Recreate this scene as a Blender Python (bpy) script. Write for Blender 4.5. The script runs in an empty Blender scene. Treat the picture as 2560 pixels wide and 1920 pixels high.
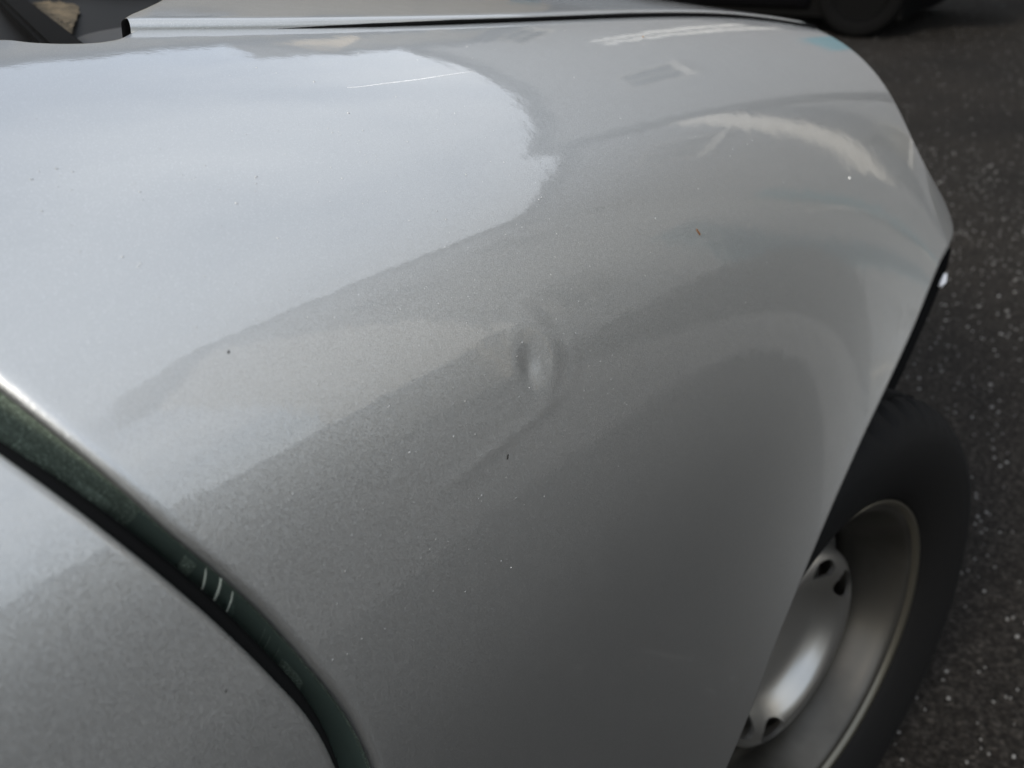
import bpy, bmesh, math, random
import numpy as np
from mathutils import Matrix, Vector

random.seed(7); rng = np.random.default_rng(7)
R = math.radians
scn = bpy.context.scene
col = scn.collection

# ------------------------------------------------------------------ camera
CP = dict(loc=(-.70167, -.92754, .97385), yaw=.924478, pitch=-.513445, roll=-.041936, f=2234.96)
def cam_axes(yaw, pitch, roll):
    cy, sy, cp, sp = math.cos(yaw), math.sin(yaw), math.cos(pitch), math.sin(pitch)
    f = np.array([sy*cp, cy*cp, sp]); r = np.array([cy, -sy, 0.]); u = np.cross(r, f)
    cr, sr = math.cos(roll), math.sin(roll)
    return r*cr+u*sr, -r*sr+u*cr, f
r_, u_, f_ = cam_axes(CP['yaw'], CP['pitch'], CP['roll'])
cd = bpy.data.cameras.new('camera'); cam = bpy.data.objects.new('camera', cd); col.objects.link(cam)
M = Matrix.Identity(4)
for i in range(3):
    M[i][0], M[i][1], M[i][2], M[i][3] = r_[i], u_[i], -f_[i], CP['loc'][i]
cam.matrix_world = M
cd.sensor_width = 36; cd.lens = 36*CP['f']/2560; cd.clip_start = .01; cd.clip_end = 500
cd.dof.use_dof = True; cd.dof.focus_distance = .40; cd.dof.aperture_fstop = 11
scn.camera = cam

# ------------------------------------------------------------------ sky, sun, exposure
CLOUD = (5.3, 10.1, 0.5)
SUN_AZ, SUN_EL = R(-86), R(34)        # azimuth from +Y towards +X
w = bpy.data.worlds.new('World'); scn.world = w; w.use_nodes = True
nt = w.node_tree; N = nt.nodes; L = nt.links
bg = N['Background']; bg.inputs[1].default_value = .12
sky = N.new('ShaderNodeTexSky'); sky.sky_type = 'NISHITA'; sky.sun_disc = False
sky.sun_elevation = SUN_EL; sky.sun_rotation = SUN_AZ
sky.dust_density = 1.5; sky.ozone_density = 1.0
tc = N.new('ShaderNodeTexCoord'); mp = N.new('ShaderNodeMapping'); mp.inputs['Scale'].default_value = (1, 1, 2.2); mp.inputs['Location'].default_value = CLOUD
L.new(tc.outputs['Generated'], mp.inputs[0])
cn = N.new('ShaderNodeTexNoise'); cn.inputs['Scale'].default_value = 1.7; cn.inputs['Detail'].default_value = 7; cn.inputs['Roughness'].default_value = .55
L.new(mp.outputs[0], cn.inputs[0])
cr = N.new('ShaderNodeValToRGB'); cr.color_ramp.elements[0].position = .40; cr.color_ramp.elements[1].position = .66
cr.color_ramp.elements[0].color = (.45, .45, .45, 1); cr.color_ramp.elements[1].color = (.95, .95, .95, 1)
L.new(cn.outputs[0], cr.inputs[0])
mx = N.new('ShaderNodeMix'); mx.data_type = 'RGBA'
L.new(cr.outputs[0], mx.inputs[0]); L.new(sky.outputs[0], mx.inputs[6]); mx.inputs[7].default_value = (6.9, 7.2, 7.6, 1)
L.new(mx.outputs[2], bg.inputs[0])
sd = bpy.data.lights.new('sun', 'SUN'); sd.energy = 1.5; sd.angle = R(10); sd.color = (1, .93, .82)
sun = bpy.data.objects.new('sun', sd); col.objects.link(sun)
sv = Vector((math.sin(SUN_AZ)*math.cos(SUN_EL), math.cos(SUN_AZ)*math.cos(SUN_EL), math.sin(SUN_EL)))
sun.rotation_euler = (-sv).to_track_quat('-Z', 'Y').to_euler()
scn.view_settings.view_transform = 'Standard'; scn.view_settings.look = 'None'
scn.view_settings.exposure = 0.75; scn.view_settings.gamma = 1

# ------------------------------------------------------------------ helpers
def link(name, me, mat=None, parent=None, kind=None, label=None, cat=None, group=None):
    o = bpy.data.objects.new(name, me); col.objects.link(o)
    if me is not None and mat is not None: me.materials.append(mat)
    if parent is not None: o.parent = parent
    if kind: o['kind'] = kind
    if label: o['label'] = label
    if cat: o['category'] = cat
    if group: o['group'] = group
    return o
def empty(name, loc=(0, 0, 0), rz=0, **k):
    o = link(name, None, **k); o.location = loc; o.rotation_euler = (0, 0, rz); return o
def mesh(name, V, F, smooth=True, sharp=None):
    me = bpy.data.meshes.new(name); me.from_pydata([tuple(map(float, v)) for v in V], [], [tuple(map(int, f)) for f in F]); me.update()
    me.polygons.foreach_set('use_smooth', [smooth]*len(me.polygons))
    if smooth and sharp: me.set_sharp_from_angle(angle=R(sharp))
    return me
def grid(name, P, closed_u=False, closed_v=False, flip=False, smooth=True, sharp=None):
    n, m = P.shape[:2]; V = P.reshape(-1, 3)
    a = np.arange(n if closed_u else n-1); b = np.arange(m if closed_v else m-1)
    A, B = np.meshgrid(a, b, indexing='ij'); A2 = (A+1) % n; B2 = (B+1) % m
    F = np.stack([A*m+B, A2*m+B, A2*m+B2, A*m+B2], -1).reshape(-1, 4)
    if flip: F = F[:, ::-1]
    return mesh(name, V, F, smooth, sharp)
def box(bm, c, s, rot=None):
    r = bmesh.ops.create_cube(bm, size=1)
    for v in r['verts']:
        v.co = Vector((v.co.x*s[0], v.co.y*s[1], v.co.z*s[2]))
        if rot is not None: v.co = rot @ v.co
        v.co += Vector(c)
def bmo(name, bm, mat, parent=None, bevel=0, smooth=False, **k):
    me = bpy.data.meshes.new(name)
    if bevel: bmesh.ops.bevel(bm, geom=bm.edges[:], offset=bevel, segments=2, affect='EDGES', clamp_overlap=True)
    bm.to_mesh(me); bm.free()
    me.polygons.foreach_set('use_smooth', [smooth]*len(me.polygons))
    if smooth: me.set_sharp_from_angle(angle=R(40))
    return link(name, me, mat, parent, **k)
def boxo(name, c, s, mat, parent=None, bevel=0, rot=None, **k):
    bm = bmesh.new(); box(bm, c, s, rot); return bmo(name, bm, mat, parent, bevel, **k)
def tube_path(P, r, n=8, caps=True):
    P = np.array(P, float); k = len(P); T = np.gradient(P, axis=0); T /= np.linalg.norm(T, axis=1)[:, None]
    rr = np.broadcast_to(np.array(r, float), (k,))
    ref = np.array([0, 0, 1.]) if abs(T[0][2]) < .9 else np.array([1., 0, 0])
    out = []
    for i in range(k):
        a = np.cross(T[i], ref); a /= np.linalg.norm(a); b = np.cross(T[i], a)
        th = np.linspace(0, 2*np.pi, n, endpoint=False)
        out.append(P[i]+rr[i]*(np.cos(th)[:, None]*a+np.sin(th)[:, None]*b))
    return np.array(out)
def tube(name, P, r, mat, parent=None, n=8, **k):
    G = tube_path(P, r, n); m = grid(name, G, closed_v=True)
    bm = bmesh.new(); bm.from_mesh(m); bmesh.ops.holes_fill(bm, edges=[e for e in bm.edges if e.is_boundary]); bmesh.ops.recalc_face_normals(bm, faces=bm.faces); bm.to_mesh(m); bm.free()
    m.polygons.foreach_set('use_smooth', [True]*len(m.polygons))
    return link(name, m, mat, parent, **k)
def lathe(name, prof, n=96, closed=True, sharp=None, wob=None):
    # profile (radius, axial) about local Z
    th = np.linspace(0, 2*np.pi, n, endpoint=False); P = np.array(prof, float)
    G = np.stack([P[:, 0][:, None]*np.cos(th), P[:, 0][:, None]*np.sin(th), np.broadcast_to(P[:, 1][:, None], (len(P), n))], -1)
    return grid(name, G, closed_u=closed, closed_v=True, sharp=sharp)

# ------------------------------------------------------------------ materials
def mat(name, base=(.5, .5, .5), rough=.5, metal=0., coat=0., coat_rough=.03, spec=.5, emit=None, estr=0, trans=0, ior=1.45):
    m = bpy.data.materials.new(name); m.use_nodes = True; p = m.node_tree.nodes['Principled BSDF']
    p.inputs['Base Color'].default_value = (*base, 1); p.inputs['Roughness'].default_value = rough; p.inputs['Metallic'].default_value = metal
    p.inputs['Coat Weight'].default_value = coat; p.inputs['Coat Roughness'].default_value = coat_rough
    p.inputs['Specular IOR Level'].default_value = spec; p.inputs['IOR'].default_value = ior
    p.inputs['Transmission Weight'].default_value = trans
    if emit: p.inputs['Emission Color'].default_value = (*emit, 1); p.inputs['Emission Strength'].default_value = estr
    return m
def noise(m, scale, detail=4, rough=.55, coord='Object', dist=0):
    t = m.node_tree; tc = t.nodes.new('ShaderNodeTexCoord'); n = t.nodes.new('ShaderNodeTexNoise')
    n.inputs['Scale'].default_value = scale; n.inputs['Detail'].default_value = detail; n.inputs['Roughness'].default_value = rough; n.inputs['Distortion'].default_value = dist
    t.links.new(tc.outputs[coord], n.inputs['Vector']); return n
def ramp(m, src, stops):
    t = m.node_tree; r = t.nodes.new('ShaderNodeValToRGB'); e = r.color_ramp.elements
    while len(e) < len(stops): e.new(.5)
    for q, (p, c) in zip(e, stops): q.position = p; q.color = (*c, 1) if len(c) == 3 else c
    t.links.new(src, r.inputs[0]); return r
def colour_noise(m, scale, stops, detail=4, coord='Object'):
    n = noise(m, scale, detail, coord=coord); r = ramp(m, n.outputs[0], stops)
    m.node_tree.links.new(r.outputs[0], m.node_tree.nodes['Principled BSDF'].inputs['Base Color']); return r
def bump(m, src, strength=.3, distance=.01, inp='Normal', prev=None):
    t = m.node_tree; b = t.nodes.new('ShaderNodeBump'); b.inputs['Strength'].default_value = strength; b.inputs['Distance'].default_value = distance
    t.links.new(src, b.inputs['Height'])
    if prev is not None: t.links.new(prev.outputs[0], b.inputs['Normal'])
    t.links.new(b.outputs[0], t.nodes['Principled BSDF'].inputs[inp]); return b

def silver(name, base=(.525, .532, .525), rough=.47, flake=3800., tint=None):
    """silver metallic paint: flake layer with tiny tilted mirrors under a clear coat with faint orange peel"""
    m = mat(name, base, rough, 1., 1., .022); t = m.node_tree; p = t.nodes['Principled BSDF']
    p.inputs['Coat IOR'].default_value = 1.62
    tc = t.nodes.new('ShaderNodeTexCoord'); v = t.nodes.new('ShaderNodeTexVoronoi'); v.inputs['Scale'].default_value = flake
    t.links.new(tc.outputs['Object'], v.inputs['Vector'])
    # tilt each flake
    geo = t.nodes.new('ShaderNodeNewGeometry')
    sub = t.nodes.new('ShaderNodeVectorMath'); sub.operation = 'SUBTRACT'; sub.inputs[1].default_value = (.5, .5, .5)
    t.links.new(v.outputs['Color'], sub.inputs[0])
    sc = t.nodes.new('ShaderNodeVectorMath'); sc.operation = 'SCALE'; sc.inputs['Scale'].default_value = .20
    t.links.new(sub.outputs[0], sc.inputs[0])
    ad = t.nodes.new('ShaderNodeVectorMath'); ad.operation = 'ADD'
    t.links.new(geo.outputs['Normal'], ad.inputs[0]); t.links.new(sc.outputs[0], ad.inputs[1])
    nm = t.nodes.new('ShaderNodeVectorMath'); nm.operation = 'NORMALIZE'; t.links.new(ad.outputs[0], nm.inputs[0])
    t.links.new(nm.outputs[0], p.inputs['Normal'])
    # per-flake brightness
    sep = t.nodes.new('ShaderNodeSeparateColor'); t.links.new(v.outputs['Color'], sep.inputs[0])
    pw = t.nodes.new('ShaderNodeMath'); pw.operation = 'POWER'; pw.inputs[1].default_value = 14; t.links.new(sep.outputs[0], pw.inputs[0])
    ma = t.nodes.new('ShaderNodeMath'); ma.operation = 'MULTIPLY_ADD'; ma.inputs[1].default_value = .30; ma.inputs[2].default_value = .95
    t.links.new(pw.outputs[0], ma.inputs[0])
    mu = t.nodes.new('ShaderNodeVectorMath'); mu.operation = 'SCALE'; mu.inputs[0].default_value = base
    t.links.new(ma.outputs[0], mu.inputs['Scale']); t.links.new(mu.outputs[0], p.inputs['Base Color'])
    # orange peel in the coat only
    n = noise(m, 420, 2); n2 = noise(m, 60, 1)
    b1 = bump(m, n.outputs[0], .022, .001, 'Coat Normal'); bump(m, n2.outputs[0], .022, .004, 'Coat Normal', b1)
    return m
paint = silver('silver_paint')
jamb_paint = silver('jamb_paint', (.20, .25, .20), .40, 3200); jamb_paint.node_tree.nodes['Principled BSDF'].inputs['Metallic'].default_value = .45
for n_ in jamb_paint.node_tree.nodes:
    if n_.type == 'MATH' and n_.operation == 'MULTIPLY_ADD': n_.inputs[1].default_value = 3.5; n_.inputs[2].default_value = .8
black = mat('black_plastic', (.012, .012, .012), .55); n = noise(black, 900, 2); bump(black, n.outputs[0], .3, .001)
rubber = mat('rubber', (.0045, .0045, .0045), .75, spec=.2); n = noise(rubber, 300, 3); bump(rubber, n.outputs[0], .25, .001)
deep = mat('deep_black', (.003, .003, .003), .9, spec=.1)
rimd = mat('rim_disc_paint', (.46, .45, .42), .33, .9, .3, .1)
rimm = mat('rim_paint_shaded', (.10, .10, .095), .42, .7, .15, .2); n = noise(rimm, 9, 4)  # rim paint darkened to imitate the bowl's shade under the wing
r = ramp(rimm, n.outputs[0], [(.35, (.035, .033, .028)), (.62, (.075, .071, .062))]); rimm.node_tree.links.new(r.outputs[0], rimm.node_tree.nodes['Principled BSDF'].inputs['Base Color'])
rust = mat('rust', (.05, .022, .014), .8)
glass = mat('window_glass', (.02, .024, .026), .04, 0, 0, spec=.8)
clear = mat('windscreen_glass', (.35, .38, .38), .02, 0, 0, trans=.85, spec=.6)
lens = mat('headlight_lens', (.42, .44, .45), .18, .35, .8, .03)
leafm = mat('leaf_litter', (.20, .13, .06), .9); colour_noise(leafm, 260, [(.3, (.07, .045, .02)), (.6, (.26, .18, .09))])
dirt = mat('cowl_dust', (.16, .13, .08), .95); colour_noise(dirt, 90, [(.35, (.045, .034, .018)), (.65, (.14, .105, .06))], 8)
white = mat('matt_white', (.9, .9, .88), .6)
blackpaint = mat('black_paint', (.005, .005, .006), .3, 0, .4, .1, .2)
steel_black = mat('black_steel', (.006, .006, .006), .7, spec=.2)
# asphalt
asph = mat('asphalt', (.03, .03, .03), .92, spec=.25); t = asph.node_tree; p = t.nodes['Principled BSDF']; p.inputs['Specular IOR Level'].default_value = .12
n1 = noise(asph, 130, 6, .7); n2 = noise(asph, 1.3, 4)
rc = ramp(asph, n1.outputs[0], [(.32, (.006, .0055, .005)), (.52, (.0185, .0170, .0152)), (.68, (.056, .052, .047))])
rb = ramp(asph, n2.outputs[0], [(.3, (.75, .75, .75)), (.7, (1.15, 1.1, 1.05))])
mm = t.nodes.new('ShaderNodeMix'); mm.data_type = 'RGBA'; mm.blend_type = 'MULTIPLY'; mm.inputs[0].default_value = 1
t.links.new(rc.outputs[0], mm.inputs[6]); t.links.new(rb.outputs[0], mm.inputs[7]); t.links.new(mm.outputs[2], p.inputs['Base Color'])
vo = t.nodes.new('ShaderNodeTexVoronoi'); vo.inputs['Scale'].default_value = 110; tcc = t.nodes.new('ShaderNodeTexCoord'); t.links.new(tcc.outputs['Object'], vo.inputs['Vector'])
b1 = bump(asph, n1.outputs[0], .8, .004); bump(asph, vo.outputs['Distance'], .7, .004, prev=b1)
chipm = mat('pale_stone', (.30, .30, .29), .6); colour_noise(chipm, 60, [(.3, (.05, .047, .043)), (.7, (.23, .228, .22))])
paving = mat('paving', (.45, .43, .40), .9); colour_noise(paving, 3, [(.3, (.27, .26, .245)), (.7, (.37, .36, .335))], 8)
def wallmat(name, a, b, sc=3):
    m = mat(name, a, .9); colour_noise(m, sc, [(.3, a), (.7, b)], 8); n = noise(m, 60, 5); bump(m, n.outputs[0], .3, .01); return m
render_beige = wallmat('beige_render', (.42, .34, .23), (.50, .415, .29))
render_grey = wallmat('grey_render', (.165, .17, .18), (.22, .225, .235))
render_dusk = wallmat('dull_render', (.13, .14, .155), (.20, .205, .22))
render_pale = wallmat('pale_render', (.58, .56, .52), (.68, .66, .62))
render_cream = wallmat('cream_render', (.42, .38, .30), (.52, .47, .38))
roofm = wallmat('roof_slate', (.06, .06, .065), (.12, .115, .11), 5)
whitep = mat('white_frame', (.75, .75, .73), .5)
bluedoor = mat('teal_door', (.05, .19, .24), .45)

# ------------------------------------------------------------------ ground
GZ = -.018
def sheet(name, x0, x1, y0, y1, z, m, **k):
    return link(name, mesh(name, [(x0, y0, z), (x1, y0, z), (x1, y1, z), (x0, y1, z)], [(0, 1, 2, 3)], False), m, kind='structure', **k)
sheet('road', -150, 150, -150, 150, GZ, asph)

# stone chips pressed into the asphalt (nobody could count them)
def chips():
    V = []; F = []
    def chip(x, y, s):
        a0 = rng.uniform(0, 6.28); k = 5; h = s*rng.uniform(.25, .5); base = len(V); tx, ty = rng.uniform(-.3, .3, 2)
        rr = s*rng.uniform(.6, 1., k)
        for i in range(k):
            a = a0+i*2*math.pi/k; V.append((x+rr[i]*math.cos(a), y+rr[i]*math.sin(a)*.8, GZ-.001))
        for i in range(k):
            a = a0+i*2*math.pi/k; q = .62*rr[i]; V.append((x+q*math.cos(a), y+q*math.sin(a)*.8, GZ+h*(1+tx*math.cos(a)+ty*math.sin(a))))
        F.append([base+k+i for i in range(k)])
        for i in range(k): F.append([base+i, base+(i+1) % k, base+k+(i+1) % k, base+k+i])
    for _ in range(6500):
        x, y = rng.uniform(.1, 3.2), rng.uniform(-2.2, .8); chip(x, y, rng.uniform(.0020, .0058)*(1.5 if rng.random() < .08 else 1))
    for _ in range(6500):
        x, y = rng.uniform(1.5, 9), rng.uniform(-3.5, 3); chip(x, y, rng.uniform(.003, .007))
    link('stone_chips', mesh('stone_chips', V, F, False), chipm, kind='stuff', label='pale stone chips set in the dark asphalt', cat='stone chips')
chips()

# ------------------------------------------------------------------ the silver car: body surface
def ctrl(x):
    xs = x+.445; xq = np.maximum(xs, -.4)
    zA = .921-.055*xs-.070*xq*xq + (xq-xs)*(-.056)
    yA = -.515+.03*xq-.02*xq*xq
    k = np.maximum(x-.15, 0); yB = -.762+.55*k*k
    P = [(yA+a, zA+b) for a, b in [(.20, .020), (.10, .014), (0, 0), (-.075, -.012), (-.145, -.036), (-.205, -.080)]]
    P += [(yB+a, zA-b) for a, b in [(.022, .150), (.004, .235), (0, .33), (-.002, .43), (.004, .53), (.012, .63), (.03, .73)]]
    return P
NPT = 13
DENT = (-.4300, 4.640)                        # (x, v) of the dent, set below
def S0(x, v):
    x = np.asarray(x, float); v = np.asarray(v, float); x, v = np.broadcast_arrays(x, v)
    P = ctrl(x); Y = np.stack([a+0*x for a, b in P]); Z = np.stack([b+0*x for a, b in P])
    vv = np.clip(v, 0, NPT-3-1e-9); i = vv.astype(int); t = vv-i
    w = [(1-t)**3/6, (3*t**3-6*t*t+4)/6, (-3*t**3+3*t*t+3*t+1)/6, t**3/6]; y = 0; z = 0
    for k in range(4):
        y = y+w[k]*np.take_along_axis(Y, (i+k)[None], 0)[0]; z = z+w[k]*np.take_along_axis(Z, (i+k)[None], 0)[0]
    return np.stack([x, y, z], -1)
def S(x, v):
    Q = S0(x, v).copy(); d = np.maximum(np.hypot(Q[..., 0]-.13, Q[..., 2]-.285)-.335, 0)
    Q[..., 1] -= .072*np.exp(-d/.085)/(1+np.exp(-(-.68-Q[..., 1])/.025)); return Q
def nrm(x, v):
    e = 1e-4; n = np.cross(S(x+e, v)-S(x-e, v), S(x, v+e*5)-S(x, v-e*5)); n /= np.linalg.norm(n, axis=-1, keepdims=True)
    s = np.where(n[..., 2]-n[..., 1] < 0, -1, 1); return n*s[..., None]
CUR = {"top": [[-0.5072, 1.092], [-0.4986, 1.202], [-0.4882, 1.286], [-0.4752, 1.329], [-0.4629, 1.308], [-0.4495, 1.208], [-0.442, 1.182], [-0.4215, 1.264], [-0.3965, 1.361], [-0.3553, 1.502], [-0.3024, 1.625], [-0.2493, 1.715], [-0.183, 1.759], [-0.1022, 1.799], [-0.035, 1.797], [0.0321, 1.803], [0.1152, 1.801], [0.2136, 1.848], [0.2856, 1.984], [0.3219, 2.116]], "right": [[0.294, 2.751], [0.2462, 3.415], [0.206, 3.965], [0.1866, 4.469], [0.1984, 4.882], [0.2286, 5.249], [0.2291, 5.43], [0.1703, 5.484], [0.1182, 5.592], [0.0685, 5.737], [-0.0277, 6.175], [-0.0868, 6.545], [-0.1283, 6.855], [-0.1622, 7.155], [-0.2007, 7.55], [-0.228, 7.913], [-0.249, 8.276], [-0.2648, 8.672]], "left": [[-0.6164, 3.539], [-0.6122, 3.762], [-0.6075, 3.998], [-0.6011, 4.242], [-0.5981, 4.414], [-0.5898, 4.641], [-0.5813, 4.915], [-0.5728, 5.24], [-0.564, 5.626], [-0.5567, 5.999]], "door": [[-0.6291, 3.843], [-0.6274, 3.907], [-0.6217, 4.116], [-0.6155, 4.349], [-0.6078, 4.596], [-0.5984, 4.914], [-0.5902, 5.196], [-0.5819, 5.53], [-0.5765, 5.782]]}
def poly_eval(xs, ys, deg, x): return np.polyval(np.polyfit(xs, ys, deg), x)
def catmull(pts, n, sm=0):
    """smooth dense resampling of a polyline by chord length"""
    P = np.array(pts, float)
    for _ in range(sm): P[1:-1] = .5*P[1:-1]+.25*(P[:-2]+P[2:])
    Q = S(P[:, 0], P[:, 1]) if P.shape[1] == 2 else P
    s = np.concatenate([[0], np.cumsum(np.linalg.norm(np.diff(Q, axis=0), axis=1))])
    T = np.zeros_like(P)
    T[1:-1] = (P[2:]-P[:-2])/(s[2:]-s[:-2])[:, None]; T[0] = (P[1]-P[0])/(s[1]-s[0]); T[-1] = (P[-1]-P[-2])/(s[-1]-s[-2])
    u = np.linspace(0, s[-1], n); i = np.clip(np.searchsorted(s, u, side='right')-1, 0, len(s)-2); h = (s[i+1]-s[i]); t = ((u-s[i])/h)[:, None]; h = h[:, None]
    return (2*t**3-3*t**2+1)*P[i]+(t**3-2*t**2+t)*h*T[i]+(-2*t**3+3*t**2)*P[i+1]+(t**3-t**2)*h*T[i+1]
tp = np.array(CUR['top']); bp = tp[6:]
pf_v = np.polyfit(bp[:, 0], bp[:, 1], 5)
xb = np.linspace(-.442, .3223, 26); bon_xv = np.stack([xb, np.polyval(pf_v, xb)], 1)
top = [(-.68, .95), (-.60, .98)]+[tuple(a) for a in tp[:6]]+[tuple(a) for a in bon_xv]
rgt = [tuple(bon_xv[-1])]+[tuple(a) for a in CUR['right']]+[(-.290, 9.0), (-.305, 9.6)]
lft = [(-.68, .95), (-.662, 1.7), (-.642, 2.4), (-.625, 3.1)]+[tuple(a) for a in CUR['left']]+[(-.566, 6.2), (-.555, 7.2), (-.545, 8.4), (-.54, 9.6)]
NU, NV = 330, 300
T = catmull(top, NU); Rr = catmull(rgt, NV, 1); Ll = catmull(lft, NV, 1); Ll[:, 0] += .0010
Bt = np.stack([np.linspace(-.54, -.305, NU), np.full(NU, 9.6)], 1)
Rr[0] = T[-1]; Ll[0] = T[0]; Rr[-1] = Bt[-1]; Ll[-1] = Bt[0]
s = np.linspace(0, 1, NU)[:, None, None]; t_ = np.linspace(0, 1, NV)[None, :, None]
XV = (1-t_)*T[:, None]+t_*Bt[:, None]+(1-s)*Ll[None]+s*Rr[None]-((1-s)*(1-t_)*T[0]+s*(1-t_)*T[-1]+(1-s)*t_*Bt[0]+s*t_*Bt[-1])
def dent(P, n):
    c = S(*[np.array(a) for a in DENT]); d = P-c; nc = nrm(*[np.array(a) for a in DENT])
    ax = np.array([1, 0, 0.]); ax -= nc*(ax@nc); ax /= np.linalg.norm(ax); ay = np.cross(nc, ax)
    a = d@ax; b = d@ay; r2 = (a/.0050)**2+(b/.0068)**2
    h = -.0010*np.exp(-r2)+.00036*np.exp(-(np.sqrt(a*a+b*b)-.017)**2/.0055**2)*(.5+.5*np.clip(a/.012, -1, 1))
    cr = catmull([(-.397, 4.6477), (-.3981, 4.7716), (-.4068, 4.8807), (-.4194, 4.9153), (-.4385, 4.9328), (-.456, 4.9387), (-.4752, 4.9492), (-.4956, 4.9637), (-.5144, 4.9764)], 40)
    cq = S(cr[:, 0], cr[:, 1]); m = (np.abs(P-c).max(-1) < .13); D2 = ((P[m][:, None]-cq[None])**2).sum(-1); k = D2.argmin(1)
    fade = np.sin(np.clip(k/39., 0, 1)*np.pi*.5+np.pi/2*.0+.35).clip(0, 1)*np.clip((39-k)/12., 0, 1)
    h[m] += .00024*np.exp(-D2.min(1)/.0026**2)*fade
    return P+n*h[..., None]
P0 = S(XV[..., 0], XV[..., 1]); N0 = nrm(XV[..., 0], XV[..., 1]); P0 = dent(P0, N0)

car = empty('silver_car', (0, 0, GZ), label='silver small car seen very close, its dented front wing filling the picture', cat='car')
CARM = Matrix.Translation((0, 0, GZ))
class _C:                        # children keep world coordinates
    pass
def cp(o, parent=None):
    """parent o to the car (or part) keeping world coordinates"""
    o.parent = parent or car
    if o.parent is car: o.matrix_parent_inverse = CARM.inverted()
    return o
def edge_roll(P, N, r, depth, inward, taper=0., k=6):
    """strips that roll a panel edge round radius r and turn it in by depth"""
    Tn = np.gradient(P, axis=0); Tn /= np.linalg.norm(Tn, axis=1)[:, None]
    O = np.cross(Tn, N); O /= np.linalg.norm(O, axis=1)[:, None]
    sgn = np.sign((O*inward).sum(1)); O = O*(-np.where(sgn == 0, 1, sgn))[:, None]
    rows = [P]
    for a in np.linspace(0, np.pi/2, k)[1:]:
        rows.append(P+O*r*np.sin(a)-N*r*(1-np.cos(a)))
    rows.append(rows[-1]-N*depth*.5+O*taper*.5); rows.append(rows[-1]-N*depth*.5+O*taper*.5)
    return np.array(rows)
def fix(me, flipcheck=None):
    bm = bmesh.new(); bm.from_mesh(me); bmesh.ops.remove_doubles(bm, verts=bm.verts, dist=1e-5); bmesh.ops.recalc_face_normals(bm, faces=bm.faces)
    bm.to_mesh(me); bm.free(); me.polygons.foreach_set('use_smooth', [True]*len(me.polygons)); return me
def join(name, grids):
    V = []; F = []; o = 0
    for G in grids:
        n, m = G.shape[:2]; V += list(G.reshape(-1, 3)); A, B = np.meshgrid(np.arange(n-1), np.arange(m-1), indexing='ij')
        F += list((np.stack([A*m+B, (A+1)*m+B, (A+1)*m+B+1, A*m+B+1], -1).reshape(-1, 4)+o)); o += n*m
    return fix(mesh(name, V, F))
def mirrored(me, name):
    m2 = me.copy(); m2.name = name; m2.transform(Matrix.Diagonal((1, -1, 1, 1))); m2.flip_normals(); return m2
def inward_of(P, arr): return arr-P
fen_g = [P0,
         edge_roll(P0[:, 0], N0[:, 0], .0022, .022, P0[:, 3]-P0[:, 0]),
         edge_roll(P0[-1], N0[-1], .0068, .014, P0[-4]-P0[-1]),
         edge_roll(P0[0], N0[0], .0036, .0005, P0[3]-P0[0])]
fender = cp(link('front_wing', join('front_wing', fen_g), paint))
o = cp(link('front_wing', mirrored(fender.data, 'front_wing_far'), None))

# turned-in rear flange of the wing seen through the door gap (painted darker and greenish)
Tn = np.gradient(P0[0], axis=0); Tn /= np.linalg.norm(Tn, axis=1)[:, None]; Oo = np.cross(Tn, N0[0]); Oo *= np.sign((Oo*(P0[0]-P0[3])).sum(1))[:, None]
base = P0[0]+Oo*.0033-N0[0]*.0040
zz = np.linspace(0, 1, NV); dep = np.array([0, .004, .010, .016, .022, .03])
prof = np.array([0, .0004, .0020, .0044, .0072, .0100])
fl = np.array([base-N0[0]*d+Oo*q for d, q in zip(dep, prof)])
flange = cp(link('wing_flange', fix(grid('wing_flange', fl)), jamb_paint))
flange.data['x'] = 1
# raised seams and folded tabs crossing the flange
def flpt(i, d, lift): return base[i]-N0[0][i]*d+Oo[i]*(np.interp(d, dep, prof)+lift)
def near(xyz_v):  # index along the left edge with this v
    return int(np.argmin(abs(Ll[:, 1]-xyz_v)))

# door
dc = [(-.715, .9), (-.69, 1.7), (-.663, 2.6), (-.640, 3.4)]+[tuple(a) for a in CUR['door']]+[(-.584, 6.0), (-.573, 7.0), (-.562, 8.2), (-.557, 9.6)]
De = catmull(dc, NV, 1); De[:, 0] -= .0015; k = np.linspace(0, 1, 150)**1.6
XD = De[None, :, 0]*(1-k[:, None])+(-1.66)*k[:, None]; VD = np.broadcast_to(De[None, :, 1], XD.shape)
PD = S(XD, VD); ND = nrm(XD, VD)
door = cp(link('front_door', join('front_door', [PD, edge_roll(PD[0], ND[0], .0030, .020, PD[3]-PD[0])]), paint))
cp(link('front_door', mirrored(door.data, 'front_door_far'), None))
# black rubber seal along the door's leading edge, deeper black channel behind
sl = PD[0]-ND[0]*.012; Td = np.gradient(PD[0], axis=0); Td /= np.linalg.norm(Td, axis=1)[:, None]; Od = np.cross(Td, ND[0]); Od *= np.sign((Od*(PD[0]-PD[3])).sum(1))[:, None]
cp(tube('door_seal', (sl+Od*.0062)[::4], .0034, rubber, n=8))
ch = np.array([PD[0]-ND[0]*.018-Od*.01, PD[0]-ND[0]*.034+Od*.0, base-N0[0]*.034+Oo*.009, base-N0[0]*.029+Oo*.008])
cp(link('door_channel', grid('door_channel', ch), deep))

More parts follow.
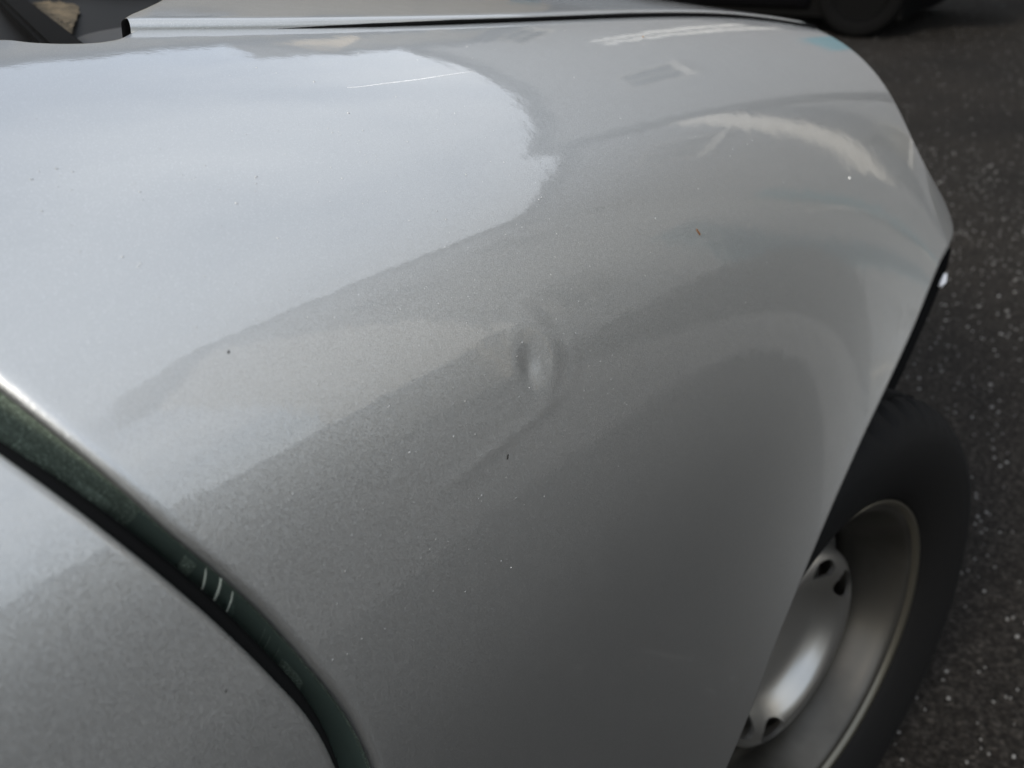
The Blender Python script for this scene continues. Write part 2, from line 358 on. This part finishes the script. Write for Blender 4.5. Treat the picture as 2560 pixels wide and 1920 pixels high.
# bonnet
gap, lift = .0045, .0050
pe = S(bon_xv[:, 0], bon_xv[:, 1])
pfy = np.polyfit(pe[:, 0], pe[:, 1], 4); pfz = np.polyfit(pe[:, 0], pe[:, 2], 4)
NB = 170
def bon_z(x, yy, ye, ze):
    q = (yy-ye)/(-ye); return ze+lift+.034*(1-(1-q)**2)*np.clip(1-(x-.05)*.9, .35, 1)
def edge_yz(x):
    xc = np.minimum(x, .30); y = np.polyval(pfy, xc); z = np.polyval(pfz, xc); dz = np.polyval(np.polyder(pfz), xc); e = x-xc
    return y+e*.05+e*e*.6, z+dz*e-e*e*.9
yf = np.linspace(0, 1, 90)
rear = np.array([(0, -.4465), (.03, -.430), (.10, -.398), (.25, -.325), (.5, -.23), (.75, -.175), (1, -.155)])
xr = np.interp(yf, rear[:, 0], rear[:, 1]); xr[:10] = np.interp(yf[:10], [0, .02, .04, .1], [-.4470, -.4385, -.428, -.398])
xfr = .44+.10*np.sin(yf*np.pi/2)
kk = np.linspace(0, 1, NB)
XB = xr[:, None]*(1-kk)+xfr[:, None]*kk; ye, ze = edge_yz(XB); ye = ye+gap
YB = ye*(1-yf[:, None]); ZB = bon_z(XB, YB, ye, ze)
# nose drop
ZB -= .55*np.maximum(XB-(.36+.08*yf[:, None]), 0)**2*6
PB = np.stack([XB, YB, ZB], -1); NBm = np.cross(np.gradient(PB, axis=1), np.gradient(PB, axis=0)); NBm /= np.linalg.norm(NBm, axis=-1)[..., None]; NBm *= np.sign(NBm[..., 2:3])
full = np.concatenate([PB, (PB*np.array([1, -1, 1]))[::-1][1:]], 0)
rear_r = edge_roll(PB[:, 0], NBm[:, 0], .0030, .014, PB[:, 3]-PB[:, 0])
side_r = edge_roll(PB[0], NBm[0], .0038, .014, PB[3]-PB[0])
front_r = edge_roll(PB[:, -1], NBm[:, -1], .006, .02, PB[:, -4]-PB[:, -1])
gr = [full, rear_r, side_r, front_r]+[g*np.array([1, -1, 1]) for g in (rear_r, side_r, front_r)]
bonnet = cp(link('bonnet', join('bonnet', gr), paint))
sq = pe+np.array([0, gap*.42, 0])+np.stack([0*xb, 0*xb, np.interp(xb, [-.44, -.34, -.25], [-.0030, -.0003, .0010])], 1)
cp(tube('bonnet_gap_shade', sq[1:], np.interp(sq[1:, 0], [-.44, -.33, .1, .3], [.0005, .0020, .0024, .0024]), deep, n=8))  # black tube added to imitate the shade line under the bonnet edge
# dark engine bay / channel under the gap
ch = np.array([np.stack([xb, pe[:, 1]-.004, pe[:, 2]-.02], 1), np.stack([xb, pe[:, 1]+.004, pe[:, 2]-.024], 1), np.stack([xb, pe[:, 1]+.03, pe[:, 2]-.02], 1)])
cp(link('bonnet_channel', grid('bonnet_channel', ch), deep))

# front end: headlight, bumper, grille (out of sight behind the wing's front edge)
i0 = 0; fe = P0[-1]; fn = N0[-1]; sel = np.linspace(4, int(NV*.33), 30).astype(int)
E0 = fe[sel]-fn[sel]*.006
tt = np.linspace(0, 1, len(sel))
E1 = np.stack([.46-.10*tt, -.40-.22*tt, .66-.12*tt], 1)
mid = .5*(E0+E1)+np.array([.0, .02, -.01]); hg = np.array([(1-a)**2*E0+2*a*(1-a)*mid+a*a*E1 for a in np.linspace(0, 1, 12)])
hl = cp(link('headlight', grid('headlight', hg), lens)); cp(link('headlight', mirrored(hl.data, 'headlight_far'), None))
def bump_pt(a, h):   # half-plan of the bumper: a 0 (arch) .. 1 (centre)
    x = .47+.19*math.sin(a*math.pi/2); y = -.70*(math.cos(a*math.pi/2))**.75
    prof = [(.66, -.04), (.60, -.005), (.52, .012), (.42, .02), (.32, .012), (.24, -.01), (.18, -.05)]
    z = np.interp(h, np.linspace(0, 1, 7), [q[0]-.07*(1-a) for q in prof]); e = np.interp(h, np.linspace(0, 1, 7), [q[1] for q in prof])
    return (x+e*(.3+.7*a), y*(1+e*.3), z)
BG = np.array([[bump_pt(a, h) for h in np.linspace(0, 1, 20)] for a in np.linspace(.10, 1, 30)])
BG = np.concatenate([BG, (BG*np.array([1, -1, 1]))[::-1][1:]], 0)
cp(link('front_bumper', fix(grid('front_bumper', BG)), paint))
FA, FB = 100, 35
TRIM = [(0.3955, -0.758, 0.5798), (0.3939, -0.758, 0.5543), (0.3808, -0.758, 0.5422), (0.3491, -0.758, 0.5211), (0.2965, -0.758, 0.4968), (0.2562, -0.758, 0.4782), (0.2199, -0.758, 0.4661)]
CLIP = [(0.3690, -0.757, 0.5560), (0.3580, -0.758, 0.5510), (0.3500, -0.757, 0.5475)]
gb = np.concatenate([PB[:, -1], (PB[:, -1]*np.array([1, -1, 1]))[::-1][1:]], 0); gi = np.linspace(0, len(gb)-1, len(BG)).astype(int); gb = gb[gi]+np.array([-.012, 0, -.022]); ge = BG[:, 0]+np.array([-.012, 0, .0])
cp(link('grille', fix(grid('grille', np.array([gb*(1-a)+ge*a+np.array([-.02, 0, 0])*math.sin(a*math.pi) for a in np.linspace(0, 1, 8)]))), black))
# black arch trim behind the wing's lip
tr = np.array(TRIM)+np.array([-.004, .004, 0])
cp(link('arch_trim', fix(grid('arch_trim', np.array([tr, tr+np.array([-.008, .012, .003]), tr+np.array([-.06, .022, .012]), tr+np.array([-.10, .05, -.01])]))), deep))
cp(tube('trim_clip', CLIP, [.0022, .0036, .002], mat('white_plastic', (.8, .8, .8), .5), n=8))

# wheel housing
th = np.linspace(-.2, np.pi+.2, 40); wl = np.array([np.stack([.04+.34*np.cos(th), np.full(40, y)+dy*np.clip(np.cos(th)+.25, 0, 1), .27+.335*np.sin(th)], 1) for y, dy in ((-.765, .09), (-.5, 0), (-.42, 0))])
cp(link('wheel_housing', grid('wheel_housing', wl), deep)); cp(link('wheel_housing', mirrored(grid('wheel_housing', wl), 'wh'), deep))
cap = [(.06, -.42, .27)]+[tuple(a) for a in wl[2]]; cp(link('inner_wing', mesh('inner_wing', cap, [(0, i, i+1) for i in range(1, 40)], False), deep))

# wheel
flm = mat('flange_paint', (.15, .14, .11), .34, .8, .3, .1)  # same rim paint without the bowl's painted shade
def make_tyre():
    prof = [(.182, .040), (.186, .050), (.196, .058), (.212, .066), (.232, .071), (.250, .071), (.262, .067), (.2705, .060), (.277, .052),
            (.2815, .044), (.2835, .038), (.2837, .034), (.2775, .0335), (.2775, .0285), (.2850, .028), (.2860, .010), (.2790, .0095), (.2790, .0035), (.2862, .003),
            (.2862, -.012), (.2790, -.0125), (.2790, -.0185), (.2855, -.019), (.2845, -.037), (.2775, -.0375), (.2775, -.0425), (.2835, -.043), (.281, -.052), (.274, -.064), (.262, -.074), (.235, -.078), (.205, -.070), (.184, -.050)]
    n = 216; th = np.linspace(0, 2*np.pi, n, endpoint=False); P = np.array(prof)
    rad = np.repeat(P[:, 0][:, None], n, 1)
    for j in range(n):                                             # sipes across the shoulders and ribs
        if j % 4 == 0: rad[8:12, j] -= .006; rad[26:28, j] -= .006; rad[7, j] -= .003
        if j % 4 == 2: rad[14:16, j] -= .004; rad[18:20, j] -= .004
    G = np.stack([rad*np.cos(th), rad*np.sin(th), np.repeat(P[:, 1][:, None], n, 1)], -1)
    return grid('tyre', G, closed_u=False, closed_v=True, sharp=32)
def make_rim():
    return lathe('rim', [(.176, -.055), (.170, -.048), (.166, -.03), (.150, -.028), (.149, -.006), (.160, .022), (.1655, .032), (.168, .0395), (.1720, .0435), (.1770, .0443)], 128, closed=False)
def make_flange():
    return lathe('rim_flange', [(.1768, .0445), (.1800, .0485), (.1835, .0505), (.1845, .0475), (.1820, .044), (.1795, .040), (.176, .030)], 128, closed=False)
HOLE = .10
def make_disc():
    out = [(.149, -.030), (.136, -.034), (.124, -.030), (.118, -.018), (.1155, -.002), (.112, .009), (.105, .0150), (.096, .0175), (.088, .0165), (.081, .0110), (.074, .0030), (.066, -.0050), (.056, -.0100), (.042, -.0125), (.028, -.0132), (.012, -.0135), (.0005, -.0136)]
    prof = out+[(max(.0005, a-.001), b-.0045) for a, b in out[::-1]]
    d = link('disc_tmp', lathe('wheel_disc', prof, 128))
    V = []; F = []
    bmc = bmesh.new()
    for a in (HOLE, HOLE+.74, HOLE+math.pi, HOLE+math.pi+.74):
        rr = bmesh.ops.create_cone(bmc, cap_ends=True, segments=20, radius1=1, radius2=1, depth=.08)
        for v in rr['verts']:
            x, y, z = v.co.x*.0125, v.co.y*.0225, v.co.z
            x += .0925; v.co = Vector((x*math.cos(a)-y*math.sin(a), x*math.sin(a)+y*math.cos(a), z+.02))
    cm = bpy.data.meshes.new('c'); bmc.to_mesh(cm); bmc.free(); co = link('cut_tmp', cm)
    md = d.modifiers.new('b', 'BOOLEAN'); md.object = co; md.operation = 'DIFFERENCE'; md.solver = 'EXACT'
    dg = bpy.context.evaluated_depsgraph_get(); me = bpy.data.meshes.new_from_object(d.evaluated_get(dg)); me.name = 'wheel_disc'
    bpy.data.objects.remove(d); bpy.data.objects.remove(co)
    me.polygons.foreach_set('use_smooth', [True]*len(me.polygons)); me.set_sharp_from_angle(angle=R(35)); return me
me_t, me_r, me_d, me_f = make_tyre(), make_rim(), make_disc(), make_flange()
me_drum = lathe('brake_drum', [(.001, -.06), (.10, -.06), (.10, -.034), (.001, -.034)], 48, closed=False)
me_cap = lathe('hub_cap', [(.030, .038), (.030, .046), (.027, .052), (.018, .056), (.0005, .057)], 48, closed=False)
me_bolt = lathe('wheel_bolt', [(.009, .02), (.009, .040), (.007, .043), (.0005, .044)], 6, closed=False, sharp=30)
me_tk = me_t.copy(); me_tk.materials.append(deep); me_rk = me_r.copy(); me_rk.materials.append(deep); me_dk = me_d.copy(); me_dk.materials.append(deep)  # black copies for the parked car, deep shade put into their colour
def wheel(c, n, spin=0, full=True):
    z = Vector(n).normalized(); x = Vector((0, 0, 1)).cross(z).normalized(); y = z.cross(x)
    Mx = Matrix((x, y, z)).transposed().to_4x4(); Mx.translation = Vector(c)
    root = cp(link('wheel', me_r, rimm if not me_r.materials else None)); root.matrix_world = Mx; root.matrix_parent_inverse = CARM.inverted(); root.matrix_basis = Mx
    def sub(name, me, m):
        o = link(name, me, m if not me.materials else None); o.parent = root; o.rotation_euler = (0, 0, spin); return o
    sub('tyre', me_t, rubber); sub('wheel_disc', me_d, rimd); sub('rim_flange', me_f, flm); sub('brake_drum', me_drum, deep)
    for i in range(0):
        o = sub('wheel_bolt', me_bolt, rust); a = i*math.pi/2+BOLT+spin; o.location = (.058*math.cos(a), .058*math.sin(a), -.018)
    return root
BOLT = 1.2
st = .2136; cb = .04
wn = (-math.sin(st)*math.cos(cb), -math.cos(st)*math.cos(cb), math.sin(cb))
wfr = wheel((-.0041, -.7399, .2714), wn, .35)
wheel((0, .70, .2714), (.2, .98, 0)); wheel((-2.35, -.70, .2714), (0, -1, 0)); wheel((-2.35, .70, .2714), (0, 1, 0))

# rear quarter, roof, glass of the same car (outside the picture, for other viewpoints)
xq = np.linspace(-1.668, -2.95, 70); vm = np.where(abs(xq+2.35) < .36, 9.6-(9.6-5.9)*np.sqrt(np.clip(1-((xq+2.35)/.36)**2, 0, 1)), 9.6)
QV = np.linspace(0, 1, 60)[None]*(vm[:, None]-.9)+.9; QX = np.repeat(xq[:, None], 60, 1); PQ = S(QX, QV)
PQ[..., 1] *= (1-.35*np.clip((-2.5-QX)/.45, 0, 1)**2.2)
rq = cp(link('rear_quarter', fix(grid('rear_quarter', PQ)), paint)); cp(link('rear_quarter', mirrored(rq.data, 'rq2'), None))
def strip(name, rows, m): return cp(link(name, fix(grid(name, np.array(rows, float))), m))
yy = np.linspace(-1, 1, 25)
base_w = np.array([(-.70+.24*(1-y*y), .585*y, .925+.012*(1-y*y)) for y in yy]); top_w = np.array([(-1.28+.06*(1-y*y), .50*y, 1.385+.02*(1-y*y)) for y in yy])
strip('windscreen', [base_w*(1-a)+top_w*a+np.array([0, 0, .03])*math.sin(a*math.pi) for a in np.linspace(0, 1, 10)], clear)
strip('roof', [np.array([(x, .50*y*(1-.06*abs(x+1.6)), 1.385+.035*(1-y*y)+.03*math.cos((x+1.7)*1.5)-.03) for y in yy]) for x in np.linspace(-1.27, -2.45, 20)], paint)
strip('rear_screen', [np.array([(-2.45-.32*a, (.47+.09*a)*y, 1.37-.42*a) for y in yy]) for a in np.linspace(0, 1, 8)], glass)
strip('tailgate', [np.array([(-2.77-.16*math.sin(a*2.2), .60*y, .95-.75*a) for y in yy]) for a in np.linspace(0, 1, 12)], paint)
for sgn in (-1, 1):
    strip('side_window', [np.array([(x, sgn*(.60*(1-a)+.50*a), .915*(1-a)+1.375*a) for a in np.linspace(0, 1, 8)]) if True else 0 for x in np.linspace(-1.30, -2.4, 8)], glass)
    strip('quarter_window', [np.array([(-.78-.52*b*(1) if False else (-.78*(1-a)-1.28*a)*(1-b)+(-1.30)*b, sgn*(.60*(1-a)+.50*a), .915*(1-a)+1.375*a) for a in np.linspace(0, 1, 8)]) for b in np.linspace(0, 1, 6)], glass)
    cp(tube('windscreen_pillar', [(-.70, sgn*.592, .918), (-.86, sgn*.57, 1.06), (-1.06, sgn*.535, 1.23), (-1.28, sgn*.502, 1.388)], .022, paint, n=10))
und = [(-2.8, -.68, .2), (.3, -.40, .2), (.3, .40, .2), (-2.8, .68, .2)]; cp(link('underbody', mesh('underbody', und, [(0, 1, 2, 3)], False), deep))

# cowl between bonnet and windscreen
cw = []
for a in np.linspace(0, 1, 8):
    cw.append([((-.70+.24*(1-y*y))*(1-a)+(-.12-.30*abs(y)**1.5)*a, y*.56, .898-.022*math.sin(a*math.pi)) for y in yy])
cowlm = mat('cowl_plastic', (.006, .006, .006), .6, spec=.2); strip('cowl_panel', cw, cowlm)

# ------------------------------------------------------------------ scene dressing is added below

def ribbon(name, xv, wdt, lift, m, parent, n=60, taper=True, jit=0):
    c = catmull(xv, n); P = S(c[:, 0], c[:, 1]); Nn = nrm(c[:, 0], c[:, 1]); Tt = np.gradient(P, axis=0); Tt /= np.linalg.norm(Tt, axis=1)[:, None]; B = np.cross(Nn, Tt)
    ww = wdt*(np.sin(np.linspace(.05, 1, n)*np.pi)**.5 if taper else np.ones(n))*(1+jit*rng.uniform(-1, 1, n)); ww = ww[:, None]
    P = P+B*(jit*wdt*.6*rng.uniform(-1, 1, n))[:, None]
    o = link(name, fix(grid(name, np.array([P-B*ww-Nn*.0002, P-B*ww*.6+Nn*lift, P+B*ww*.6+Nn*lift, P+B*ww-Nn*.0002]))), m)
    return cp(o, parent)
o = ribbon('hairline', [(-.4100, 2.470), (-.4027, 2.486), (-.3875, 2.499), (-.3632, 2.522), (-.3417, 2.528), (-.3207, 2.538)], .00032, .00012, white, fender, 90, True, .45); o.parent = fender; o['label'] = 'thin white hairline'  # raised thin white strip on the wing
# dust nibs trapped in the lacquer of the wing (too many to count)
def nibs():
    bm = bmesh.new()
    for _ in range(330):
        if rng.random() < .8: x, v = rng.uniform(-.575, -.36), rng.uniform(2.6, 5.4)
        else: x, v = rng.uniform(-.55, -.06), rng.uniform(2.0, 5.6)
        P = S(np.array(x), np.array(v)); n_ = Vector(nrm(np.array(x), np.array(v))); rr = rng.uniform(.00020, .00048)*(1.5 if rng.random() < .1 else 1)
        Q = n_.to_track_quat('Z', 'Y').to_matrix().to_4x4(); Q.translation = Vector(P); Q = Q @ Matrix.Diagonal((1, 1, .55, 1))
        bmesh.ops.create_icosphere(bm, subdivisions=1, radius=rr, matrix=Q)
    o = bmo('dust_nibs', bm, paint, None, smooth=True); cp(o, fender); o['kind'] = 'stuff'
nibs()
def fleck(name, x, v, L_, W_, ang, m, label, cat):
    P = Vector(S(np.array(x), np.array(v))); n_ = Vector(nrm(np.array(x), np.array(v))); Q = n_.to_track_quat('Z', 'Y').to_matrix().to_4x4(); Q.translation = P+n_*(W_*.45+GZ*0)
    bm = bmesh.new(); bmesh.ops.create_icosphere(bm, subdivisions=2, radius=1)
    for vv in bm.verts:
        k_ = vv.co.x; vv.co = Vector((vv.co.x*L_, vv.co.y*W_*(1-.35*k_)+W_*.6*math.sin(k_*2.3), vv.co.z*W_*.6))
    me = bpy.data.meshes.new(name); bm.to_mesh(me); bm.free(); o = link(name, me, m, label=label, cat=cat); o.matrix_world = Q @ Matrix.Rotation(ang, 4, 'Z'); return o
brown = mat('brown_fleck', (.17, .075, .02), .8); dark = mat('dark_fleck', (.01, .009, .008), .8)
fleck('seed_husk', -.255, 4.423, .0026, .0006, R(FA), brown, 'brown seed husk stuck on the wing above the wheel', 'seed husk')
fleck('dirt_speck', -.4592, 5.03, .0013, .0004, R(FB), dark, 'black elongated speck below the dent', 'speck')
fleck('dirt_speck', -.5573, 3.845, .0005, .0004, 0, dark, 'tiny round black speck on the wing near the upper end of the door gap', 'speck')
fleck('dirt_speck', -.6044, 5.116, .0004, .0003, 0, dark, 'tiny black speck low on the door', 'speck')
fleck('dirt_speck', -.1033, 2.336, .0008, .0005, 0, mat('amber_fleck', (.4, .2, .05), .8), 'tiny amber speck close under the bonnet edge', 'speck')
fleck('dirt_speck', -.0045, 4.546, .0009, .0007, 0, white, 'tiny white speck on the wing above the arch', 'speck')
# cowl furniture
cp(boxo('wiper_arm', (-.305, -.155, .892), (.53, .022, .012), deep, None, .003, Matrix.Rotation(math.atan2(.49, .21), 3, 'Z')))
cap_ = cp(link('spindle_cap', lathe('spindle_cap', [(.060, 0), (.060, .010), (.057, .0125), (.040, .014), (.0005, .015)], 64, closed=False), mat('worn_plastic', (.03, .03, .03), .5))); cap_.location = (-.300, -.325, .8755); 
gl = []
for a in np.linspace(0, 1, 40):
    row = []
    for b in np.linspace(0, 1, 14):
        p0 = np.array([-.340, -.268]); p1 = np.array([-.14, .16]); p2 = np.array([-.115, .075]); q = (p0+(p1-p0)*a)*(1-b)+(p0+(p2-p0)*a)*b+rng.uniform(-.002, .002, 2)
        row.append((q[0], q[1], .884+.0015*math.sin(b*math.pi)*rng.uniform(.3, 1)))
    gl.append(row)
lt = fix(grid('leaf_litter', np.array(gl))); link('leaf_litter', lt, dirt, kind='stuff', label='dry brown dust and leaf crumbs lying in the black cowl', cat='leaf litter')
# things crossing the rear flange in the door gap
def plate(name, v0, v1, d0, d1, lift, m, bow=0., n=24, pw=.25):
    rows = []
    for dd in np.linspace(0, 1, 8):
        row = []
        for a in np.linspace(0, 1, n):
            vv = v0+(v1-v0)*a+bow*math.sin(dd*math.pi*.5); i = np.interp(vv, Ll[:, 1], np.arange(NV)); i0_ = int(i); fr = i-i0_; i1_ = min(i0_+1, NV-1)
            d_ = d0+(d1-d0)*dd; e_ = lift*math.sin(math.pi*min(max(a, .001), .999))**pw*(math.sin(math.pi*min(1, dd*1.2+.05)*.5))
            row.append(flpt(i0_, d_, e_)*(1-fr)+flpt(i1_, d_, e_)*fr)
        rows.append(row)
    return cp(link(name, fix(grid(name, np.array(rows))), m), flange)
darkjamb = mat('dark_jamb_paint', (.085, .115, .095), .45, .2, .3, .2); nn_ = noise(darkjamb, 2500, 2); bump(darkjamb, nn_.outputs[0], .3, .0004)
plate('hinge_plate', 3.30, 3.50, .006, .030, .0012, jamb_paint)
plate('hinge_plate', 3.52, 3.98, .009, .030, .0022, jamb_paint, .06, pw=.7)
plate('lit_bulge', 3.99, 4.22, .008, .030, .0055, jamb_paint, .05, pw=.8)  # bulge added to catch sky light as a bright patch
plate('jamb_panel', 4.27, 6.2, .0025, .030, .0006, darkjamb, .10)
plate('jamb_rib', 4.545, 4.62, .0050, .030, .0035, jamb_paint, .13)
bare = mat('bare_seam', (.75, .8, .68), .45)
for v_, d0_, w_ in ((4.64, .003, .008), (4.70, .001, .013), (4.80, .003, .009)): plate('jamb_seam', v_, v_+w_, d0_, .028, .0026, bare, .22, 8)
plate('jamb_tab', 4.80, 4.86, .007, .013, .0013, darkjamb, .10)
for v_ in (5.05, 5.09, 5.16): plate('jamb_seam', v_, v_+.007, .005, .020, .0016, jamb_paint, .13, 6)
plate('jamb_tab', 5.24, 5.42, .008, .024, .0022, jamb_paint, .12)

# ------------------------------------------------------------------ the other car
def dark_car(loc, rz, label):
    root = empty('parked_car', loc, rz, label=label, cat='car')
    def part(name, me, m): return link(name, me, m, root)
    Lc = 3.9; xs_ = np.linspace(0, Lc, 60)
    def half(x):
        t = x/Lc; return .80*(1-abs(2*t-1)**6*.22)
    belt = lambda x: np.interp(x, [0, .25, 1.0, 2.6, 3.7, 3.9], [.62, .78, .92, .95, .93, .80])
    rows = []
    for x in xs_:
        w_ = half(x); b = belt(x); sill = .22
        for wx in (.72, 3.15):
            if abs(x-wx) < .33: sill = max(sill, .26+math.sqrt(.33**2-(x-wx)**2)*1.08)
        if x < .36 or x > Lc-.36: sill = max(sill, .50)
        sill -= .05; pr = [(w_-.05, sill), (w_, sill+.02), (w_+.012, sill+(b-sill)*.4), (w_, sill+(b-sill)*.75), (w_-.04, b-.02), (w_-.10, b+.005), (w_*.5, b+.02), (0, b+.025)]
        rows.append([(x, y, z) for y, z in pr]+[(x, -y, z) for y, z in pr[::-1][1:]])
    part('body', fix(grid('body', np.array(rows))), blackpaint)
    cab = []
    for x, zt in [(.95, .93), (1.45, 1.36), (1.7, 1.43), (2.4, 1.44), (3.1, 1.36), (3.75, .93)]:
        wt = .72 if zt < 1 else .56
        cab.append([(x, -wt, zt-.02), (x, -wt*.9, zt), (x, 0, zt+.015), (x, wt*.9, zt), (x, wt, zt-.02)])
    part('roof', fix(grid('roof', np.array(cab))), blackpaint)
    for s in (-1, 1):
        q = [(1.02, s*.72, .935), (1.47, s*.575, 1.33), (3.08, s*.575, 1.33), (3.66, s*.72, .935)]
        part('side_window', mesh('side_window', q, [(0, 1, 2, 3)], False), glass)
        for x in (.72, 3.15):
            for nm, me, m in (('tyre', me_tk, rubber), ('rim', me_rk, black), ('wheel_disc', me_dk, black)):
                o = link(nm, me, None, root); o.location = (x, s*.72, .286); o.rotation_euler = (R(-90*s), 0, 0)
        part('headlight', grid('headlight', np.array([[(-.01+.12*a, s*(.42+.24*b), .58+.09*a) for a in (0, .5, 1)] for b in (0, .5, 1)])), lens)
        part('tail_light', grid('tail_light', np.array([[(Lc+.004, s*(.52+.16*b), .62+.22*a) for a in (0, 1)] for b in (0, 1)])), mat('tail_red', (.3, .01, .01), .2))
    bm = bmesh.new(); box(bm, (Lc/2, 0, .22), (Lc-.9, 1.5, .20)); bmo('underbody', bm, deep, root)
    return root
dark_car((5.62+.80, .93-.72, GZ), R(90), 'black car parked beyond the wing, only its dark wheel and sill in view')

# ------------------------------------------------------------------ buildings round the yard (seen mirrored in the paint)
framem = mat('dull_frame', (.34, .33, .31), .6)
def building(name, c, wid, dep, h, rz, wmat, label, rh=1.6, floors=2, seed=0, door_m=None, chim=True, wins=6):
    rg = random.Random(seed); root = empty(name, (c[0], c[1], GZ), rz, label=label, cat='building')
    boxo('wall', (0, dep/2, h/2), (wid, dep, h), wmat, root)
    ov = .35
    V = [(-wid/2-ov, -ov, h), (wid/2+ov, -ov, h), (wid/2+ov, dep+ov, h), (-wid/2-ov, dep+ov, h), (-wid/2-ov, dep/2, h+rh), (wid/2+ov, dep/2, h+rh)]
    V += [(a, b, z-.12) for a, b, z in V[:4]]
    link('roof', mesh('roof', V, [(0, 1, 5, 4), (2, 3, 4, 5), (0, 4, 3), (1, 2, 5), (6, 7, 1, 0), (7, 8, 2, 1), (8, 9, 3, 2), (9, 6, 0, 3), (9, 8, 7, 6)], False), roofm, root)
    if chim:
        boxo('chimney', (wid*.22, dep/2, h+rh+.1), (.7, .6, 1.5), render_cream, root)
    for fl in range(floors):
        z = .9+.6+fl*(h/floors)
        for i in range(wins):
            x = -wid/2+(i+.5)*wid/wins
            if fl == 0 and i in (wins//2,):
                d = boxo('door', (x, -.03, 1.05), (1.0, .06, 2.1), door_m or bluedoor, root); boxo('handle', (x+.38, -.085, 1.05), (.04, .05, .14), whitep, d); continue
            f = bmesh.new(); W_, H_ = 1.15, 1.25
            for a, b, cc, d_ in ((-W_/2, 0, .07, H_), (W_/2, 0, .07, H_), (0, -H_/2, W_+.07, .07), (0, H_/2, W_+.07, .07), (0, 0, .05, H_-.07)):
                box(f, (x+a, -.035, z+b), (cc, .07, d_))
            fr = bmo('window', f, framem, root)
            link('pane', mesh('pane', [(x-W_/2, -.012, z-H_/2), (x+W_/2, -.012, z-H_/2), (x+W_/2, -.012, z+H_/2), (x-W_/2, -.012, z+H_/2)], [(0, 1, 2, 3)], False), glass, fr)
            boxo('sill', (x, -.06, z-H_/2-.08), (W_+.2, .12, .07), whitep, fr)
    return root
building('terrace_house', (-1.4, 9.0, 0), 25.2, 7, 5.5, 0, render_beige, 'beige rendered terrace across the yard, mirrored along the top of the wing', 0.9, 2, 1, wins=9)
building('house', (13.35, 9.2, 0), 4.0, 3, 7.1, 0, render_beige, 'narrow beige house at the end of the far terrace, mirrored by the bonnet edge', .8, 2, 5, wins=2, chim=False)
building('house', (14.7, 5.2, 0), 12.4, 8, 8.7, R(-108), render_grey, 'grey rendered house ahead of the car, mirrored on the right of the wing', 1.2, 2, 2, wins=2)
building('house', (12.6, -4.6, 0), 6.6, 8, 8.0, R(-90), render_dusk, 'lower grey house, mirrored above the wheel arch', 1.0, 2, 4, wins=2, chim=False)
building('terrace_house', (10.0, -6.0, 0), 8.6, 3.0, 8.6, R(180), render_pale, 'tall pale rendered house beside the road, mirrored low on the wing', 1.0, 2, 3, wins=3)
gw = empty('garden_wall', (-3.2, -6.15, GZ), label='low pale garden wall behind the photographer', cat='wall')
boxo('wall', (0, 0, .6), (17.6, .22, 1.2), render_cream, gw); boxo('coping', (0, 0, 1.24), (17.7, .32, .08), render_grey, gw)
for k_ in range(6): boxo('pier', (-8.6+k_*3.44, .14, .72), (.36, .30, 1.44), render_cream, gw)
# pale ground strip added outside the picture to lighten the lower wing's reflection
bounce_mat = mat('bounce_ground', (.09, .086, .08), .9); colour_noise(bounce_mat, .8, [(.3, (.065, .062, .058)), (.7, (.14, .134, .125))], 8)
sheet('bounce_ground', -15, 3.4, -6.02, -2.3, GZ+.004, bounce_mat)
ld = empty('reflector', (0, 0, 0), label='white ladder added out of view to mirror a glint by the bonnet edge', cat='reflector')
LA = np.array([13.55, 2.85, GZ]); LB = np.array([14.35, 5.25, 5.2])  # white rails and rungs added out of view to mirror a glint
for dy in (0, .42): tube('rail', [LA+(0, dy, 0), (LA+LB)/2+(0, dy, 0), LB+(0, dy, 0)], .08, whitep, ld)
for i in range(17): q = LA+(LB-LA)*(i+.5)/17; tube('rung', [q, q+(0, .21, 0), q+(0, .42, 0)], .03, whitep, ld)
# pale outside stair, added out of view to mirror a light streak
stw = empty('streak_reflector', (11.2, -1.2, GZ), 0, label='steep pale outside stair added out of view to mirror a light streak', cat='stair')
bm = bmesh.new(); vs = [bm.verts.new(v) for v in [(0, -3.1, .9), (0, -3.1, 1.5), (0, .1, 5.4), (0, .1, 4.5)]]; f = bm.faces.new(vs); rr = bmesh.ops.extrude_face_region(bm, geom=[f])
bmesh.ops.translate(bm, verts=[v for v in rr['geom'] if isinstance(v, bmesh.types.BMVert)], vec=(.12, 0, 0)); bmesh.ops.recalc_face_normals(bm, faces=bm.faces); bmo('side_wall', bm, render_pale, stw)
for i in range(16): boxo('step', (.55, -3.0+i*.19, 1.0+i*.23), (.8, .26, .10), render_grey, stw)
boxo('post', (.9, -.1, 2.3), (.15, .15, 4.6), render_grey, stw); boxo('post', (.06, -3.02, .45), (.12, .15, .9), render_grey, stw)
